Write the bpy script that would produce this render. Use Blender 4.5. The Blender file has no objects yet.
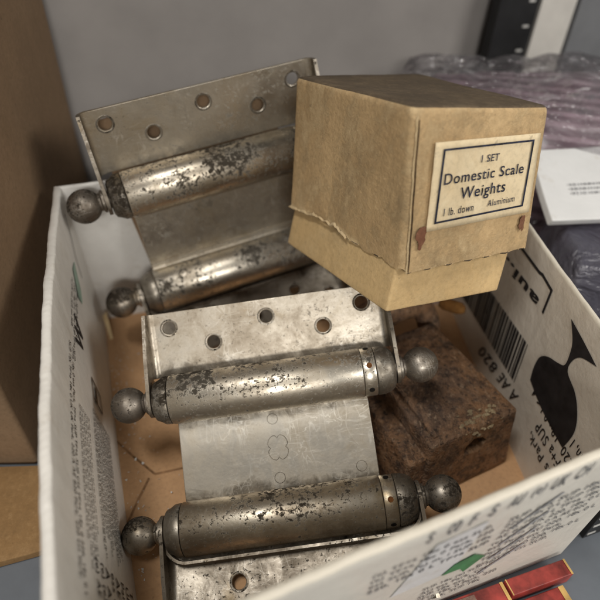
import bpy, bmesh, math, random
from mathutils import Vector, Matrix, noise
random.seed(7)
S = 0.34                      # one building unit (camera height above the shelf) in metres
PI = math.pi
scene = bpy.context.scene
COL = scene.collection

# ------------------------------------------------------------------ camera
cd = bpy.data.cameras.new('camera'); cam = bpy.data.objects.new('camera', cd); COL.objects.link(cam)
scene.camera = cam
p = math.radians(43.05); r = math.radians(2.72)
R0 = Vector((1, 0, 0)); U0 = Vector((0, math.sin(p), math.cos(p))); F = Vector((0, math.cos(p), -math.sin(p)))
Rv = R0*math.cos(r) + U0*math.sin(r); Uv = U0*math.cos(r) - R0*math.sin(r)
CAM = Vector((0, 0, 1))
cam.matrix_world = Matrix(((Rv.x, Uv.x, -F.x, 0), (Rv.y, Uv.y, -F.y, 0), (Rv.z, Uv.z, -F.z, S), (0, 0, 0, 1)))
cd.sensor_width = 36; cd.lens = 35.34; cd.clip_start = .005; cd.clip_end = 50
cd.dof.use_dof = True; cd.dof.focus_distance = .93*S; cd.dof.aperture_fstop = 5.6

# ------------------------------------------------------------------ light
W = bpy.data.worlds.new('World'); scene.world = W; W.use_nodes = True
nt = W.node_tree; bg = nt.nodes['Background']
tc = nt.nodes.new('ShaderNodeTexCoord'); sx = nt.nodes.new('ShaderNodeSeparateXYZ'); cr = nt.nodes.new('ShaderNodeValToRGB')
mp = nt.nodes.new('ShaderNodeMapRange'); mp.inputs['From Min'].default_value = -1; mp.inputs['From Max'].default_value = 1
nt.links.new(tc.outputs['Generated'], sx.inputs[0]); nt.links.new(sx.outputs['Z'], mp.inputs['Value'])
nt.links.new(mp.outputs[0], cr.inputs[0]); nt.links.new(cr.outputs[0], bg.inputs[0])
e = cr.color_ramp.elements
e[0].position = .2; e[0].color = (.08, .075, .07, 1); e[1].position = .95; e[1].color = (.62, .595, .56, 1)
m_ = cr.color_ramp.elements.new(.62); m_.color = (.33, .315, .295, 1)
bg.inputs['Strength'].default_value = .38

def lamp(name, loc, target, size, size_y, power, color):
    l = bpy.data.lights.new(name, 'AREA'); l.shape = 'RECTANGLE'; l.size = size*S; l.size_y = size_y*S
    l.energy = power; l.color = color
    o = bpy.data.objects.new(name, l); COL.objects.link(o)
    o.location = Vector(loc)*S
    o.rotation_euler = (Vector(target)-Vector(loc)).to_track_quat('-Z', 'Y').to_euler()
    return o
AIM = Vector((.05, .72, .25))
lamp('ceiling_lamp', AIM + Vector((.10, -.86, .50)).normalized()*5.0, AIM, 1.6, .5, 12.0, (1, .965, .91))
lamp('ceiling_lamp', AIM + Vector((.74, -.34, .58)).normalized()*4.4, AIM, 1.7, .9, 9.0, (1, .965, .91))
lamp('ceiling_lamp', AIM + Vector((-.24, -.22, .95)).normalized()*4.4, AIM, 1.5, .5, 10.0, (1, .965, .91))
scene.view_settings.view_transform = 'Standard'; scene.view_settings.look = 'None'
scene.view_settings.exposure = 0; scene.view_settings.gamma = 1

# ------------------------------------------------------------------ helpers
def obj(name, verts, faces, mat, parent=None, smooth=35, scale=True, uvs=None, fix=True):
    me = bpy.data.meshes.new(name)
    k = S if scale else 1
    me.from_pydata([tuple(c*k for c in v) for v in verts], [], faces)
    if uvs:
        uv = me.uv_layers.new(name='UVMap')
        for lp in me.loops: uv.data[lp.index].uv = uvs[lp.vertex_index]
    if fix:
        bm = bmesh.new(); bm.from_mesh(me); bmesh.ops.recalc_face_normals(bm, faces=bm.faces); bm.to_mesh(me); bm.free()
    if smooth:
        for f in me.polygons: f.use_smooth = True
        me.set_sharp_from_angle(angle=math.radians(smooth))
    me.materials.append(mat)
    o = bpy.data.objects.new(name, me); COL.objects.link(o)
    if parent: o.parent = parent
    return o
def tag(o, label, cat, group=None, kind=None):
    if label: o['label'] = label
    if cat: o['category'] = cat
    if group: o['group'] = group
    if kind: o['kind'] = kind
    return o
def empty(name, loc=(0, 0, 0), rot=None):
    o = bpy.data.objects.new(name, None); COL.objects.link(o)
    o.empty_display_size = .01
    if rot is not None:
        M = Matrix(rot).to_4x4(); M.translation = Vector(loc)*S; o.matrix_world = M
    else: o.location = Vector(loc)*S
    return o
class MB:
    def __init__(s): s.v = []; s.f = []
    def add(s, v, f):
        n = len(s.v); s.v += [tuple(q) for q in v]; s.f += [tuple(i+n for i in q) for q in f]
    def grid(s, fn, nu, nv, closed=False):
        n = len(s.v)
        for i in range(nu+1):
            for j in range(nv+1): s.v.append(tuple(fn(i/nu, j/nv)))
        for i in range(nu):
            for j in range(nv):
                a = n+i*(nv+1)+j; s.f.append((a, a+nv+1, a+nv+2, a+1))
    def lathe(s, prof, n=36, c=(0, 0, 0)):          # profile (x, r) round the x axis
        b = len(s.v)
        for x, rr in prof:
            for k in range(n):
                a = 2*PI*k/n; s.v.append((c[0]+x, c[1]+rr*math.cos(a), c[2]+rr*math.sin(a)))
        for i in range(len(prof)-1):
            for k in range(n):
                s.f.append((b+i*n+k, b+i*n+(k+1) % n, b+(i+1)*n+(k+1) % n, b+(i+1)*n+k))
        s.f.append(tuple(b+k for k in range(n))); e0 = b+(len(prof)-1)*n; s.f.append(tuple(e0+n-1-k for k in range(n)))
    def prism(s, poly, a, b):                       # two lists of 3-D points
        n = len(s.v); m = len(poly)
        s.v += [tuple(a(q)) for q in poly] + [tuple(b(q)) for q in poly]
        s.f.append(tuple(n+i for i in range(m))); s.f.append(tuple(n+m+m-1-i for i in range(m)))
        for i in range(m): s.f.append((n+i, n+(i+1) % m, n+m+(i+1) % m, n+m+i))
    def tube(s, pts, rad, n=8, closed=False):
        b = len(s.v); m = len(pts); pts = [Vector(q) for q in pts]
        for i, q in enumerate(pts):
            d = (pts[(i+1) % m]-pts[i-1]) if closed else (pts[min(i+1, m-1)]-pts[max(i-1, 0)])
            d.normalize(); up = Vector((0, 0, 1)) if abs(d.z) < .9 else Vector((1, 0, 0))
            x = d.cross(up).normalized(); y = x.cross(d)
            rr = rad(i/(m-1)) if callable(rad) else rad
            for k in range(n):
                a = 2*PI*k/n; s.v.append(tuple(q + x*rr*math.cos(a) + y*rr*math.sin(a)))
        for i in range(m if closed else m-1):
            j = (i+1) % m
            for k in range(n): s.f.append((b+i*n+k, b+i*n+(k+1) % n, b+j*n+(k+1) % n, b+j*n+k))
        if not closed:
            s.f.append(tuple(b+k for k in range(n))); s.f.append(tuple(b+(m-1)*n+n-1-k for k in range(n)))
    def box(s, lo, hi):
        x0, y0, z0 = lo; x1, y1, z1 = hi
        s.add([(x0, y0, z0), (x1, y0, z0), (x1, y1, z0), (x0, y1, z0), (x0, y0, z1), (x1, y0, z1), (x1, y1, z1), (x0, y1, z1)],
              [(0, 3, 2, 1), (4, 5, 6, 7), (0, 1, 5, 4), (1, 2, 6, 5), (2, 3, 7, 6), (3, 0, 4, 7)])
    def build(s, name, mat, parent=None, **k): return obj(name, s.v, s.f, mat, parent, **k)
def curve_mesh(cu):
    o = bpy.data.objects.new('tmp', cu); COL.objects.link(o)
    bpy.context.view_layer.update()
    dg = bpy.context.evaluated_depsgraph_get()
    me = bpy.data.meshes.new_from_object(o.evaluated_get(dg))
    v = [tuple(q.co) for q in me.vertices]; f = [tuple(q.vertices) for q in me.polygons]
    bpy.data.objects.remove(o); bpy.data.curves.remove(cu); bpy.data.meshes.remove(me)
    return v, f
def flat_shape(loops, extrude=0., bevel=0.):         # outline with holes -> slab
    cu = bpy.data.curves.new('tmp', 'CURVE'); cu.dimensions = '2D'; cu.fill_mode = 'BOTH'; cu.extrude = extrude
    cu.bevel_depth = bevel; cu.bevel_resolution = 1
    for lp in loops:
        sp = cu.splines.new('POLY'); sp.points.add(len(lp)-1); sp.use_cyclic_u = True
        for i, q in enumerate(lp): sp.points[i].co = (q[0], q[1], 0, 1)
    return curve_mesh(cu)
def text_shape(s, bold=0.):
    cu = bpy.data.curves.new('tmp', 'FONT'); cu.body = s; cu.size = 1; cu.align_x = 'LEFT'; cu.offset = bold; cu.fill_mode = 'FRONT'
    cu.resolution_u = 4; cu.space_character = 1.10
    return curve_mesh(cu)
def fit_text(s, bold=0.):                            # text scaled to a unit-wide box, returns verts, faces, height/width
    v, f = text_shape(s, bold)
    x0 = min(q[0] for q in v); x1 = max(q[0] for q in v); y0 = min(q[1] for q in v); y1 = max(q[1] for q in v)
    w = x1-x0
    return [((q[0]-x0)/w, (q[1]-y0)/w) for q in v], f, (y1-y0)/w
def circle(cx, cy, rr, n=24): return [(cx+rr*math.cos(2*PI*k/n), cy+rr*math.sin(2*PI*k/n)) for k in range(n)]
def fbm(v, sc, oct=4): return noise.fractal(Vector(v)*sc, 1.0, 2.0, oct)
def rough_up(o, amp, sc, sc2=None):
    me = o.data
    for v in me.vertices:
        q = v.co/S
        d = fbm(q, sc, 4)*amp*S
        v.co += v.normal*d
    me.update()

# soft box: eight corners (bottom ring then top ring), rounded edges
def soft_box(c, rho, nseg=10, nz=10, lower=None, rt=None, closed_bottom=True, n_c=4):
    c = [Vector(q) for q in c]
    L = [(c[1]-c[0]).length, (c[3]-c[0]).length, (c[4]-c[0]).length]
    def tri(u, v, w):
        b = (c[0]*(1-u)+c[1]*u)*(1-v)+(c[3]*(1-u)+c[2]*u)*v
        t = (c[4]*(1-u)+c[5]*u)*(1-v)+(c[7]*(1-u)+c[6]*u)*v
        return b*(1-w)+t*w
    def loop(inset, rad):
        ru = (rad)/L[0]; rv = rad/L[1]; iu = inset/L[0]; iv = inset/L[1]
        pts = []
        cs = [((1-iu-ru), iv+rv, -PI/2), ((1-iu-ru), 1-iv-rv, 0), (iu+ru, 1-iv-rv, PI/2), (iu+ru, iv+rv, PI)]
        for q in range(4):
            cu, cv, a0 = cs[q]
            for k in range(n_c+1):
                a = a0+PI/2*k/n_c; pts.append((cu+ru*math.cos(a), cv+rv*math.sin(a)))
            cu2, cv2, a2 = cs[(q+1) % 4]
            e0 = pts[-1]; e1 = (cu2+ru*math.cos(a2), cv2+rv*math.sin(a2))
            for k in range(1, nseg): t = k/nseg; pts.append((e0[0]+(e1[0]-e0[0])*t, e0[1]+(e1[1]-e0[1])*t))
        return pts
    rt = rho if rt is None else rt
    rings = []
    if closed_bottom:
        for k in range(4):
            a = PI/2*k/4; rings.append((rt*(1-math.sin(a))*.98, rt*(1-math.cos(a))/L[2]))
    else: rings.append((0, 0))
    w0 = rings[-1][1] if not closed_bottom else rt/L[2]
    for k in range(nz+1):
        rings.append((0, w0+(1-rt/L[2]-w0)*k/nz))
    for k in range(1, 5):
        a = PI/2*k/4; rings.append((rt*(1-math.cos(a))*.98, 1-rt/L[2]*(1-math.sin(a))))
    v = []; f = []
    m = None
    for (ins, w) in rings:
        lp = loop(ins, max(rho-ins*.7, rho*.25)); m = len(lp)
        for (a, b) in lp:
            ww = w
            if lower: ww = w + lower(a, b)*max(0, 1-w/.45)
            v.append(tuple(tri(a, b, ww)))
    for i in range(len(rings)-1):
        for k in range(m): f.append((i*m+k, i*m+(k+1) % m, (i+1)*m+(k+1) % m, (i+1)*m+k))
    # top cap with inner rings
    def cap(ring_i, wv, flip):
        base = ring_i*m; prev = [base+k for k in range(m)]
        lp0 = [Vector(v[q]) for q in prev]; cen = sum(lp0, Vector())/m
        for s_ in (.75, .5, .25):
            n0 = len(v)
            for q in lp0: v.append(tuple(cen+(q-cen)*s_))
            cur = list(range(n0, n0+m))
            for k in range(m): f.append((prev[k], prev[(k+1) % m], cur[(k+1) % m], cur[k]))
            prev = cur
        n0 = len(v); v.append(tuple(cen))
        for k in range(m): f.append((prev[k], prev[(k+1) % m], n0))
    cap(len(rings)-1, 1, False)
    if closed_bottom: cap(0, 0, True)
    return v, f, tri

# ------------------------------------------------------------------ materials
def mat_new(name):
    m = bpy.data.materials.new(name); m.use_nodes = True
    t = m.node_tree; b = t.nodes['Principled BSDF']
    return m, t, b
class N:
    """small node-graph writer"""
    def __init__(s, t): s.t = t
    def n(s, k, **a):
        x = s.t.nodes.new(k)
        for q, v in a.items(): setattr(x, q, v)
        return x
    def coord(s, sc=(1, 1, 1), kind='Object'):
        c = s.n('ShaderNodeTexCoord'); m = s.n('ShaderNodeMapping')
        m.inputs['Scale'].default_value = sc if kind == 'UV' else [q/S for q in sc]
        s.t.links.new(c.outputs[kind], m.inputs[0]); return m.outputs[0]
    def noise(s, co, sc, det=4, rough=.55, dist=0.):
        x = s.n('ShaderNodeTexNoise'); x.inputs['Scale'].default_value = sc; x.inputs['Detail'].default_value = det
        x.inputs['Roughness'].default_value = rough; x.inputs['Distortion'].default_value = dist
        s.t.links.new(co, x.inputs['Vector']); return x.outputs['Fac']
    def ramp(s, fac, stops):
        x = s.n('ShaderNodeValToRGB'); e = x.color_ramp.elements
        while len(e) < len(stops): e.new(.5)
        for i, (q, c) in enumerate(stops):
            e[i].position = q; e[i].color = (c, c, c, 1) if not hasattr(c, '__len__') else (*c, 1)
        s.t.links.new(fac, x.inputs[0]); return x.outputs[0]
    def mix(s, fac, a, b, mode='MIX'):
        x = s.n('ShaderNodeMix', data_type='RGBA', blend_type=mode)
        for i, q in ((0, fac), (6, a), (7, b)):
            if hasattr(q, 'is_linked'): s.t.links.new(q, x.inputs[i])
            elif i == 0: x.inputs[0].default_value = q
            else: x.inputs[i].default_value = (*q, 1)
        return x.outputs[2]
    def math(s, op, a, b=0., clamp=False):
        x = s.n('ShaderNodeMath', operation=op); x.use_clamp = clamp
        for i, q in ((0, a), (1, b)):
            if hasattr(q, 'is_linked'): s.t.links.new(q, x.inputs[i])
            else: x.inputs[i].default_value = q
        return x.outputs[0]
    def bump(s, h, strength, dist, b, prev=None):
        x = s.n('ShaderNodeBump'); x.inputs['Strength'].default_value = strength; x.inputs['Distance'].default_value = dist*S
        s.t.links.new(h, x.inputs['Height'])
        if prev is not None: s.t.links.new(prev, x.inputs['Normal'])
        s.t.links.new(x.outputs[0], b.inputs['Normal']); return x.outputs[0]
    def to(s, o, b, name):
        if hasattr(o, 'is_linked'): s.t.links.new(o, b.inputs[name])
        else: b.inputs[name].default_value = o if not hasattr(o, '__len__') else (*o, 1)

def metal(name, light=(.60, .555, .475), tarn=(.33, .285, .22), pits=.5, tarnish=.5, rust=.3, rough=.36, seed=0., scratch=.3, grime=None, band=None):
    m, t, b = mat_new(name); g = N(t)
    raw = g.coord()
    off = g.n('ShaderNodeVectorMath', operation='ADD'); off.inputs[1].default_value = (seed, seed*1.7, seed*.3)
    t.links.new(raw, off.inputs[0]); co = off.outputs[0]
    a = g.ramp(g.noise(co, 6.5, 8, .66, .5), [(.60-.30*tarnish, 0.), (.80-.28*tarnish, 1.)])
    col = g.mix(a, light, tarn)
    # cloudy grey-brown film in finer patches
    cl = g.ramp(g.noise(co, 21, 8, .76, .5), [(.42, 0.), (.64, 1.)])
    col = g.mix(g.math('MULTIPLY', cl, .30+.42*tarnish), col, (tarn[0]*.62, tarn[1]*.57, tarn[2]*.48))
    rr = g.math('MULTIPLY', g.ramp(g.noise(co, 10, 7, .7, .8), [(.55, 0.), (.68, 1.)]), rust)
    col = g.mix(rr, col, (.27, .19, .085))
    # black pitting in clusters, fine specks
    reg = g.ramp(g.noise(co, 8.5, 5, .6, .3), [(.64-.30*pits, 0.), (.84-.30*pits, 1.)])
    if band:
        sb = g.n('ShaderNodeSeparateXYZ'); t.links.new(raw, sb.inputs[0])
        bb = g.math('MULTIPLY', g.math('SUBTRACT', sb.outputs['Y'], band[0]), band[1])
        reg = g.math('MULTIPLY', reg, g.ramp(g.math('ADD', bb, g.noise(co, 7, 4, .6)), [(.34, .12), (.66, 1.)]))
    p1 = g.ramp(g.math('ADD', g.noise(co, 105, 5, .66, .25), g.math('MULTIPLY', reg, .19)), [(.625, 0.), (.69, 1.)])
    p2 = g.ramp(g.math('ADD', g.noise(co, 165, 3, .6, .1), g.math('MULTIPLY', reg, .17)), [(.625, 0.), (.70, 1.)])
    pt = g.math('MULTIPLY', g.math('MAXIMUM', p1, g.math('MULTIPLY', p2, .85)), min(1., .12+pits*1.7))
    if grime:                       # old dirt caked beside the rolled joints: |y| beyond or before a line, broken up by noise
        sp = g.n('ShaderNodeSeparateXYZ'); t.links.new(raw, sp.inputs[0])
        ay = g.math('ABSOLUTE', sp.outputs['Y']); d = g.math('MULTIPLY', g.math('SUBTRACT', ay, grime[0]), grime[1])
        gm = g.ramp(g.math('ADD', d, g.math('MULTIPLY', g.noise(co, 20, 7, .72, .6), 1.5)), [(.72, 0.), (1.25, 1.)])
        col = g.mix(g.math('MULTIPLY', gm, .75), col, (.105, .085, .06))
    # light scratches
    def scr(sc, sd):
        n_ = g.noise(g.coord(sc), 1.0+sd*.1, 2, .5, 1.2)
        return g.ramp(g.math('ABSOLUTE', g.math('SUBTRACT', n_, .5)), [(.0, 1.), (.016, 0.)])
    sm_ = g.math('MULTIPLY', g.math('MAXIMUM', scr((34, 9, 20), 1), scr((12, 40, 20), 3)), g.ramp(g.noise(co, 9, 4), [(.42, 0.), (.60, 1.)]))
    col = g.mix(g.math('MULTIPLY', sm_, scratch), col, (.80, .76, .68))
    col = g.mix(g.math('MULTIPLY', pt, .92), col, (.024, .019, .014))
    g.to(col, b, 'Base Color')
    met = g.math('SUBTRACT', .94, g.math('MULTIPLY', pt, .9)); g.to(met, b, 'Metallic')
    g.to(g.math('MULTIPLY', g.math('SUBTRACT', 1., pt), .5), b, 'Specular IOR Level')
    ro = g.math('ADD', g.math('ADD', rough-.08, g.math('MULTIPLY', cl, .16)), g.math('ADD', g.math('MULTIPLY', pt, .4), g.math('MULTIPLY', a, .16)))
    g.to(ro, b, 'Roughness')
    h = g.math('ADD', g.math('MULTIPLY', g.noise(co, 60, 5, .65), .12), g.math('MULTIPLY', g.noise(co, 6, 2), .8))
    g.bump(g.math('SUBTRACT', h, g.math('MULTIPLY', pt, .05)), .35, .006, b)
    return m
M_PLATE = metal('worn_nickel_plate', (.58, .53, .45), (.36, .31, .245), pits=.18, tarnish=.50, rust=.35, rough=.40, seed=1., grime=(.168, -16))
M_PLATE_B = metal('dull_nickel_plate', (.62, .57, .48), (.36, .31, .24), pits=.30, tarnish=.55, rust=.35, rough=.40, seed=9.)
M_PLATE_D = metal('dark_tarnished_plate', (.34, .305, .255), (.19, .16, .125), pits=.42, tarnish=.6, rust=.4, rough=.44, seed=12.)
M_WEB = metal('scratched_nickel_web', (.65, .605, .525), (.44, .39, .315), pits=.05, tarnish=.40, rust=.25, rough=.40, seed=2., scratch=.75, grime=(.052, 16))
M_BAR = metal('pitted_nickel_barrel', (.66, .61, .52), (.38, .33, .26), pits=.95, tarnish=.42, rust=.3, rough=.35, seed=3.3, band=(.105, 9.))
M_BARC = metal('worn_nickel_barrel', (.66, .61, .52), (.38, .33, .26), pits=.8, tarnish=.38, rust=.3, rough=.35, seed=21.3, band=(-.105, 9.))
M_BARR = metal('speckled_nickel_barrel', (.63, .57, .47), (.36, .305, .23), pits=.85, tarnish=.45, rust=.3, rough=.36, seed=14.3, band=(.105, 6.))
M_BAR2 = metal('grimy_nickel_barrel', (.60, .54, .44), (.27, .22, .16), pits=.82, tarnish=.62, rust=.75, rough=.37, seed=5.1, band=(-.105, 5.))
M_CAP = metal('tarnished_cap', (.38, .345, .29), (.14, .12, .095), pits=.72, tarnish=.8, rust=.4, rough=.43, seed=6.7)
M_BALL = metal('tarnished_ball', (.47, .43, .37), (.17, .145, .12), pits=.72, tarnish=.9, rust=.4, rough=.43, seed=7.9)

def plain(name, col, rough=.6, spec=.5, metallic=0., var=.12, vs=14, bumpv=.0, coat=0.):
    m, t, b = mat_new(name); g = N(t); co = g.coord()
    n_ = g.noise(co, vs, 5, .6)
    dark = tuple(c*(1-var*2.2) for c in col); lite = tuple(min(1, c*(1+var)) for c in col)
    g.to(g.mix(g.ramp(n_, [(.3, 0.), (.7, 1.)]), dark, lite), b, 'Base Color')
    b.inputs['Roughness'].default_value = rough; b.inputs['Metallic'].default_value = metallic
    b.inputs['Specular IOR Level'].default_value = spec; b.inputs['Coat Weight'].default_value = coat
    if bumpv: g.bump(g.noise(co, vs*5, 4), bumpv, .004, b)
    return m
M_DARK = plain('dark_recess', (.012, .010, .008), .9, .1)
M_RUSTHOLE = plain('rusty_recess', (.15, .06, .02), .9, .1, var=.4, vs=80)
M_INK = plain('black_print', (.022, .020, .021), .55, .4, var=.25, vs=40)
M_INKF = plain('grey_print', (.15, .15, .155), .6, .4, var=.3, vs=50)
M_NAVY = plain('navy_ink', (.028, .032, .055), .8, .2, var=.5, vs=90)
M_INKP = plain('pale_grey_print', (.36, .36, .37), .6, .3, var=.2, vs=60)
M_GREEN = plain('green_print', (.06, .22, .09), .5, .4, var=.2, vs=30)
M_GREENP = plain('pale_green_print', (.30, .42, .34), .5, .4, var=.2, vs=30)

def kraft(name, base, dark, fib=(6, 60, 6), stain=.5, worn=.35, wornc=(.55, .42, .25), seed=0., bs=.35, edge=0.):
    m, t, b = mat_new(name); g = N(t)
    co = g.coord(); off = g.n('ShaderNodeVectorMath', operation='ADD'); off.inputs[1].default_value = (seed, seed*1.3, seed*2.1)
    t.links.new(co, off.inputs[0]); co = off.outputs[0]
    a = g.noise(co, 4.5, 6, .65, .5); fb = g.noise(g.coord(fib), 1., 5, .7)
    col = g.mix(g.ramp(a, [(.30, 0.), (.72, 1.)]), dark, base)
    col = g.mix(g.math('MULTIPLY', g.ramp(fb, [(.35, 0.), (.75, 1.)]), .35), col, tuple(c*.62 for c in base))
    w = g.math('MULTIPLY', g.ramp(g.noise(co, 16, 10, .8, .0), [(.50, 0.), (.66, 1.)]), worn)
    col = g.mix(w, col, wornc)
    s_ = g.math('MULTIPLY', g.ramp(g.noise(co, 9, 10, .8, .0), [(.50, 0.), (.68, 1.)]), stain)
    s2 = g.math('MULTIPLY', g.ramp(g.noise(g.coord((40, 40, 9)), 1., 6, .75), [(.50, 0.), (.72, 1.)]), stain*.6)
    col = g.mix(s2, col, tuple(c*.55 for c in base))
    col = g.mix(s_, col, tuple(c*.42 for c in base))
    sp = g.ramp(g.noise(co, 75, 3, .6), [(.68, 0.), (.73, 1.)])
    col = g.mix(g.math('MULTIPLY', sp, .5), col, tuple(c*.35 for c in base))
    gr = g.noise(co, 130, 3, .7)
    if edge:
        ge = g.n('ShaderNodeNewGeometry'); pe = g.ramp(g.math('ADD', ge.outputs['Pointiness'], g.math('MULTIPLY', g.math('SUBTRACT', g.noise(co, 25, 5, .7), .5), .10)), [(.525, 0.), (.575, 1.)])
        col = g.mix(g.math('MULTIPLY', pe, edge), col, tuple(min(1, c*1.12) for c in wornc))
    col = g.mix(g.ramp(gr, [(.30, .34), (.50, 0.)]), col, tuple(c*.50 for c in base))
    col = g.mix(g.ramp(gr, [(.55, 0.), (.74, .30)]), col, wornc)
    g.to(col, b, 'Base Color'); b.inputs['Roughness'].default_value = .78; b.inputs['Specular IOR Level'].default_value = .3
    g.bump(g.math('ADD', g.math('ADD', g.math('MULTIPLY', fb, .4), g.noise(co, 30, 6, .7)), g.math('MULTIPLY', w, .8)), bs, .008, b)
    return m
M_LID = kraft('old_kraft_lid', (.63, .445, .235), (.40, .265, .13), fib=(55, 55, 5), worn=.6, wornc=(.68, .52, .30), stain=.8, edge=.8, bs=.5)
M_BASE = kraft('kraft_base', (.68, .485, .245), (.54, .37, .175), fib=(55, 55, 5), edge=.6, worn=.3, wornc=(.62, .48, .28), stain=.32, seed=4.)
M_TRAYFLOOR = kraft('tray_floor_card', (.64, .385, .205), (.55, .32, .16), fib=(20, 20, 20), worn=.2, wornc=(.56, .38, .22), stain=.22, seed=7., bs=.2)
M_CARTON = kraft('brown_carton', (.275, .18, .105), (.215, .138, .078), fib=(18, 18, 4), worn=.12, wornc=(.34, .24, .15), stain=.12, seed=2., bs=.12)
M_BOARD = kraft('brown_board', (.29, .17, .07), (.22, .125, .05), fib=(5, 30, 5), worn=.15, wornc=(.45, .30, .15), stain=.3, seed=11., bs=.15)
M_LABEL = kraft('aged_label_paper', (.80, .67, .45), (.68, .53, .32), fib=(30, 30, 30), worn=.35, wornc=(.80, .70, .50), stain=.18, seed=3., bs=.08)
M_REM = kraft('red_brown_gum', (.20, .085, .045), (.12, .05, .03), worn=.3, wornc=(.34, .18, .10), stain=.4, seed=5.)
M_SEAM = plain('dark_seam', (.07, .04, .018), .9, .2, var=.4, vs=60)
M_TORN = kraft('torn_fibre', (.60, .46, .27), (.50, .36, .19), worn=.3, wornc=(.68, .55, .36), stain=.15, seed=8.)

def card_white(name, col=(.72, .69, .63), ribs=0., coat=.0, uvs=True):
    m, t, b = mat_new(name); g = N(t); co = g.coord()
    a = g.noise(co, 5, 5, .6, .3)
    c_ = g.mix(g.ramp(a, [(.3, 0.), (.7, 1.)]), tuple(q*.86 for q in col), col)
    st = g.math('MULTIPLY', g.ramp(g.noise(co, 17, 6, .7), [(.58, 0.), (.72, 1.)]), .35)
    c_ = g.mix(st, c_, (.42, .35, .26))
    g.to(c_, b, 'Base Color'); b.inputs['Roughness'].default_value = .55
    b.inputs['Coat Weight'].default_value = coat; b.inputs['Coat Roughness'].default_value = .22
    h = g.noise(co, 22, 5, .6)
    if ribs:
        uv = g.coord((1, 1, 1), 'UV'); uvs_ = g.n('ShaderNodeSeparateXYZ'); t.links.new(uv, uvs_.inputs[0]); w = g.n('ShaderNodeTexWave', wave_type='BANDS', bands_direction='X'); w.inputs['Scale'].default_value = ribs
        w.inputs['Distortion'].default_value = 1.2; w.inputs['Detail'].default_value = 2; w.inputs['Detail Scale'].default_value = 1.5
        t.links.new(uv, w.inputs['Vector'])
        h = g.math('ADD', g.math('MULTIPLY', h, .9), g.math('MULTIPLY', g.math('MULTIPLY', w.outputs['Fac'], g.math('MULTIPLY', g.ramp(uvs_.outputs['Y'], [(.335, 0.), (.352, 1.)]), g.ramp(g.noise(co, 9, 3), [(.40, .0), (.75, 1.)]))), .10))
    pb = g.bump(h, .35, .008, b)
    if coat:
        wr = g.n('ShaderNodeBump'); wr.inputs['Strength'].default_value = .6; wr.inputs['Distance'].default_value = .012*S
        t.links.new(g.noise(g.coord((6, 6, 3)), 1.6, 5, .6, 1.5), wr.inputs['Height']); t.links.new(wr.outputs[0], b.inputs['Coat Normal'])
    return m
M_TRAY = card_white('white_tray_card', (.74, .71, .655), ribs=26., coat=.25)
M_TRAYF = card_white('white_front_card', (.74, .70, .62), ribs=0., coat=.35)
M_TRAYR = card_white('cream_tray_card', (.72, .655, .56), ribs=0., coat=.35)
M_TRAYB = card_white('plain_white_card', (.76, .74, .70), ribs=0.)
M_PAPER = card_white('white_paper', (.74, .74, .73), coat=.3)

def iron():
    m, t, b = mat_new('rusty_iron'); g = N(t); co = g.coord()
    a = g.noise(co, 7, 6, .68, .6); f = g.noise(g.coord((60, 22, 40)), 1., 6, .72, 1.)
    col = g.ramp(a, [(.28, (.06, .047, .04)), (.42, (.17, .10, .062)), (.54, (.31, .165, .08)), (.68, (.38, .225, .12)), (.82, (.24, .185, .145))])
    col = g.mix(g.math('MULTIPLY', g.ramp(f, [(.48, 0.), (.70, 1.)]), .6), col, (.38, .23, .135))
    col = g.mix(g.math('MULTIPLY', g.ramp(g.noise(co, 34, 7, .75), [(.50, 0.), (.60, 1.)]), .7), col, (.04, .025, .02))
    col = g.mix(g.math('MULTIPLY', g.ramp(g.noise(g.coord((120, 60, 90)), 1., 5, .75), [(.55, 0.), (.68, 1.)]), .75), col, (.46, .33, .22))
    ge = g.n('ShaderNodeNewGeometry'); pe = g.ramp(g.math('ADD', ge.outputs['Pointiness'], g.math('MULTIPLY', g.math('SUBTRACT', g.noise(co, 22, 5, .7), .5), .14)), [(.52, 0.), (.58, 1.)])
    col = g.mix(g.math('MULTIPLY', pe, .6), col, (.36, .235, .15))
    col = g.mix(g.ramp(g.noise(co, 120, 3, .7), [(.34, .8), (.46, 0.)]), col, (.03, .022, .018))
    g.to(col, b, 'Base Color'); b.inputs['Metallic'].default_value = .15
    g.to(g.ramp(a, [(.3, .75), (.8, .50)]), b, 'Roughness')
    g.bump(g.math('ADD', g.math('MULTIPLY', f, .6), g.math('ADD', g.noise(co, 26, 6, .75), g.math('MULTIPLY', g.noise(co, 80, 4, .7), .7))), .9, .014, b)
    return m
M_IRON = iron()
M_ORANGE = kraft('orange_rust', (.33, .15, .035), (.14, .06, .02), worn=.4, wornc=(.42, .22, .06), stain=.6, seed=6., bs=.6)
M_PAINT = kraft('flaking_cream_paint', (.42, .33, .20), (.26, .18, .10), worn=.5, wornc=(.62, .54, .38), stain=.5, seed=6., bs=.8)
M_WALL = plain('grey_painted_metal', (.325, .303, .288), .42, .5, var=.05, vs=6, bumpv=.03)
M_SHELF = plain('slate_painted_metal', (.13, .145, .165), .45, .5, var=.08, vs=8, bumpv=.05)
M_POST = plain('black_painted_steel', (.018, .018, .019), .5, .4, var=.2, vs=20)
M_SLOT = plain('bright_slot_edge', (.62, .61, .58), .5, .4)
M_STRIP = plain('white_painted_strip', (.68, .65, .60), .5, .5, var=.05)
M_GREYP = plain('grey_side_panel', (.20, .205, .215), .5, .5, var=.06)
M_RED = plain('red_printed_card', (.33, .045, .035), .45, .5, var=.3, vs=30)
M_YEL = plain('yellow_card_edge', (.62, .40, .13), .6, .4, var=.2, vs=30)
M_PIC = kraft('dark_printed_picture', (.30, .16, .12), (.06, .05, .05), worn=.6, wornc=(.45, .36, .28), stain=.7, seed=1.)
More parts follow.
